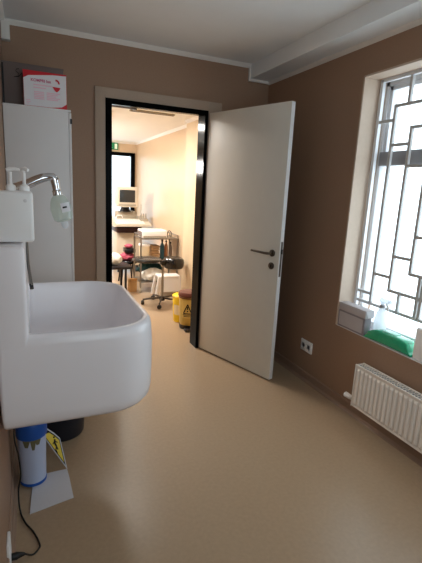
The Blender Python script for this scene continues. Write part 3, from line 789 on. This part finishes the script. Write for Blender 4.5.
for k in range(5):
    a = radians(246+72*k)
    ex_, ey_ = cx+.01+.245*cos(a), cy+.245*sin(a)
    if k == 4: pass
    sp_ = MB().tube([(cx+.01, cy, .085), (cx+.01+.15*cos(a), cy+.15*sin(a), .078), (ex_, ey_, .066)], [.015, .012, .01], 10).build('base_spoke', M_dsteel, rs)
    sub(MB().lathe([(.006, -.018), (.024, -.018), (.028, -.006), (.028, .006), (.024, .018), (.006, .018)], 18, M=Matrix.Translation((ex_, ey_, .0285)) @ Matrix.Rotation(pi/2+a, 4, 'Z') @ Matrix.Rotation(pi/2, 4, 'X')), 'caster', M_dark, sp_)
place(rs)

# low black bench with bag, pouches on a round stool
be = thing('low_bench', 'low black side bench just inside the doorway, bag on it', 'bench')
MB().box(.98, 1.352, 5.42, 5.78, .36, .395, bev=.006).build('bench_top', M_dark, be)
for xx in (1.01, 1.27):
    for yy in (5.45, 5.75): MB().box(xx-.014, xx+.014, yy-.014, yy+.014, .002, .362, bev=.003).build('leg', M_dark, be)
place(be)
bg = thing('plastic_bag', 'white plastic bag standing on the low black bench', 'bag')
blob(MB(), (1.14, 5.58, .475), (.10, .09, .085), 8, rough=.16, flat=.3955).build('bag_heap', M_bag, bg)
place(bg)
st_ = thing('round_stool', 'dark round stool below the ultrasound console', 'stool')
MB().lathe([(.05, .30), (.145, .30), (.155, .315), (.155, .335), (.145, .348), (.05, .35)], 28, c=(1.452, 6.24, 0)).build('seat', M_blackv, st_)
for k in range(4):
    a = pi/4+k*pi/2
    MB().tube([(1.452+.1*cos(a), 6.24+.1*sin(a), .302), (1.452+.145*cos(a), 6.24+.145*sin(a), .004)], .011, 10).build('leg', M_dark, st_)
place(st_)
p1 = thing('pink_pouch', 'pink cloth pouch lying on the dark round stool', 'pouch')
blob(MB(), (1.45, 6.22, .405), (.115, .09, .06), 11, rough=.12, flat=.351).build('pouch_body', M_pinkc, p1)
place(p1)
rk = thing('dark_case', 'dark flat case on pink pouch under the ultrasound console', 'case')
MB().box(1.40, 1.56, 6.12, 6.3, .468, .53, bev=.012).build('case_body', M_dark, rk)
MB().tube([(1.43, 6.12, .5), (1.44, 6.10, .51), (1.51, 6.10, .51), (1.52, 6.12, .5)], .005, 8).build('case_handle', M_dark, rk)
place(rk)
p2 = thing('pink_pouch', 'small pink pouch on top of the dark case', 'pouch')
blob(MB(), (1.47, 6.2, .563), (.06, .05, .032), 12, rough=.12, flat=.531).build('pouch_body', M_pinkc, p2)
place(p2)
tbx = thing('cardboard_box', 'tan cardboard box on floor beside the trolley leg', 'box')
MB().box(1.36, 1.462, 5.62, 5.74, .0, .17, bev=.002).build('carton', M_tan, tbx)
MB().prism([(1.36, 5.62, .17), (1.462, 5.62, .17), (1.462, 5.575, .20), (1.36, 5.575, .20)], (0, 0, .002)).build('open_flap', M_tan, tbx, smooth=False)
place(tbx)

# bins behind the doorway
b1 = thing('medical_waste_bin', 'tinted yellow waste bin with brown lid and hazard triangle label', 'bin')
c = (1.632, 3.975, 0)
MB().lathe([(.03, .004), (.098, .004), (.1, .01), (.104, .05), (.03, .05)], 32, c=c).build('base', M_dark, b1)
body = MB().lathe([(.03, .048), (.098, .048), (.1, .055), (.112, .34), (.112, .355), (.03, .355)], 36, c=c).build('bin_body', M_ybin2, b1)
MB().lathe([(.03, .352), (.12, .352), (.122, .36), (.12, .378), (.108, .395), (.07, .405), (.03, .407)], 36, c=c).build('lid', M_brown, b1)
MB().lathe([(.108, .335), (.116, .335), (.116, .346), (.108, .346)], 36, c=c).build('rim', M_brown, b1)
MB().box(c[0]-.09, c[0]-.0, c[1]-.16, c[1]-.09, .004, .03, bev=.008).build('pedal', M_dark, b1)
pa = math.atan2(-c[1], -(c[0]-.126))     # the label looks out of the doorway
def cyl(da, z, off=.001):
    a = radians(240)+da; r = .1+(.112-.1)*(z-.055)/.285+off
    return Vector((c[0]+r*cos(a), c[1]+r*sin(a), z))
def cpatch(pts, off):
    """patch on the curved side: rows of (angle, z)"""
    mb = MB(); mb.loft([[tuple(cyl(a, z, off)) for a, z in row] for row in pts], False, False); return mb
def grid(a0, a1, z0, z1, n=8): return [[(a0+(a1-a0)*k/n, z) for k in range(n+1)] for z in (z0, z1)]
lb = cpatch(grid(-.62, .62, .13, .32), .0012).build('label_field', mat('label_yellow', (214, 190, 110), .5, vary=.04), b1)
tri = MB()
def strip(p, q, w=.0055):
    P_ = [cyl(p[0]+(q[0]-p[0])*k/6, p[1]+(q[1]-p[1])*k/6, .002) for k in range(7)]
    tri.tube(P_, w, 6)
strip((-.40, .18), (.40, .18)); strip((.40, .18), (0, .28)); strip((0, .28), (-.40, .18))
tri.tube([cyl(0, .255, .002), cyl(0, .225, .002)], .006, 6); tri.tube([cyl(0, .212, .002), cyl(0, .2, .002)], .006, 6)
for (za, w) in ((.165, .5), (.15, .4)): tri.tube([cyl(-w+2*w*k/6, za, .002) for k in range(7)], .003, 6)
sub(tri, 'hazard_triangle', M_ink, lb)
place(b1)
b2 = thing('sharps_bin', 'bright yellow sharps container behind the brown-lidded bin', 'bin')
c = (1.625, 4.215, 0)
MB().lathe([(.03, .003), (.08, .003), (.084, .01), (.096, .27), (.096, .285), (.03, .285)], 32, c=c).build('bin_body', M_ybin, b2)
MB().lathe([(.03, .28), (.1, .28), (.101, .295), (.08, .308), (.03, .315)], 32, c=c).build('lid', M_ybin, b2)
lb = MB(); lb.loft([[(c[0]+(.0915+(.6*(z-.1)*.06))*cos(a), c[1]+(.0915+(.6*(z-.1)*.06))*sin(a), z) for a in [radians(195+k*9) for k in range(8)]] for z in (.09, .2)], False, False)
lb.build('label', M_cream, b2)
place(b2)

# ------------------------------------------------------------------ light
wd = bpy.data.worlds.new('World'); SC.world = wd; wd.use_nodes = True
nt = wd.node_tree; bgn = nt.nodes['Background']
bgn.inputs['Color'].default_value = (.80, .95, 1.03, 1); bgn.inputs['Strength'].default_value = 2.7
def area(name, loc, sx, sy, rot, power, col, portal=False):
    l = bpy.data.lights.new(name, 'AREA'); l.shape = 'RECTANGLE'; l.size = sx; l.size_y = sy; l.energy = power; l.color = col
    o = bpy.data.objects.new(name, l); o.location = loc; o.rotation_euler = rot; COL.objects.link(o)
    if portal: l.cycles.is_portal = True
    return o
area('window_portal', (RX+.02, (WY0+WY1)/2, (WZ0+WZ1)/2), WZ1-WZ0, WY1-WY0, (0, radians(90), 0), 1, (1, 1, 1), True)
area('rear_portal', ((V[0]+V[1])/2, RY-.12, (V[2]+V[3])/2), V[1]-V[0], V[3]-V[2], (radians(90), 0, 0), 1, (1, 1, 1), True)
area('far_door_portal', ((fx0+fx1)/2, FY+.12, fz/2), fx1-fx0, fz, (radians(-90), 0, 0), 1, (1, 1, 1), True)
WARM = (1, .95, .88)
area('corridor_lamp', (.825, 5.275, FH-.03), .37, .41, (0, 0, 0), 36, WARM)
for (px_, py_, pw) in ((.2, 6.7, 66),):  # pendant added out of view to throw light onto the corridor ceiling
    pe = thing('fill_pendant', 'unseen white pendant, added to brighten the ceiling of the room beyond the doorway', 'lamp')
    MB().tube([(px_, py_, FH-.001), (px_, py_, FH-.02)], .05, 20).build('ceiling_cap', M_white, pe)
    MB().tube([(px_, py_, FH-.02), (px_, py_, FH-.30)], .006, 8).build('rod', M_white, pe)
    MB().lathe([(.01, .07), (.03, .07), (.034, .02), (.01, .02)], 20, c=(px_, py_, FH-.36)).build('lamp_holder', M_white, pe)
    place(pe)
    pl_ = bpy.data.lights.new('corridor_fill_light', 'POINT'); pl_.energy = pw; pl_.color = WARM; pl_.shadow_soft_size = .09
    po_ = bpy.data.objects.new('corridor_fill_light', pl_); po_.location = (px_, py_, FH-.44); COL.objects.link(po_)
area('corridor_lamp', (.9, 4.1, FH-.03), .4, .3, (0, 0, 0), 9, WARM)

# ------------------------------------------------------------------ camera
cam = bpy.data.cameras.new('camera'); co_ = bpy.data.objects.new('camera', cam); COL.objects.link(co_); SC.camera = co_
cam.sensor_fit = 'VERTICAL'; cam.sensor_height = 36; cam.lens = 36*419.10/563; cam.clip_start = .02
yaw, pitch, roll = -.4125, .2132, .0497
fw = Vector((-sin(yaw)*cos(pitch), cos(yaw)*cos(pitch), -sin(pitch)))
rt = Vector((cos(yaw), sin(yaw), 0)); up = rt.cross(fw)
rt2 = rt*cos(roll)+up*sin(roll); up2 = -rt*sin(roll)+up*cos(roll)
Mx = Matrix((rt2, up2, -fw)).transposed().to_4x4(); Mx.translation = Vector((.1259, 0, 1.4292))
co_.matrix_world = Mx
SC.view_settings.view_transform = 'Standard'
SC.view_settings.look = 'None'
SC.view_settings.exposure = .5
SC.cycles.max_bounces = 12; SC.cycles.diffuse_bounces = 6; SC.cycles.transparent_max_bounces = 16
SC.cycles.use_denoising = True
SC.cycles.sample_clamp_indirect = 6
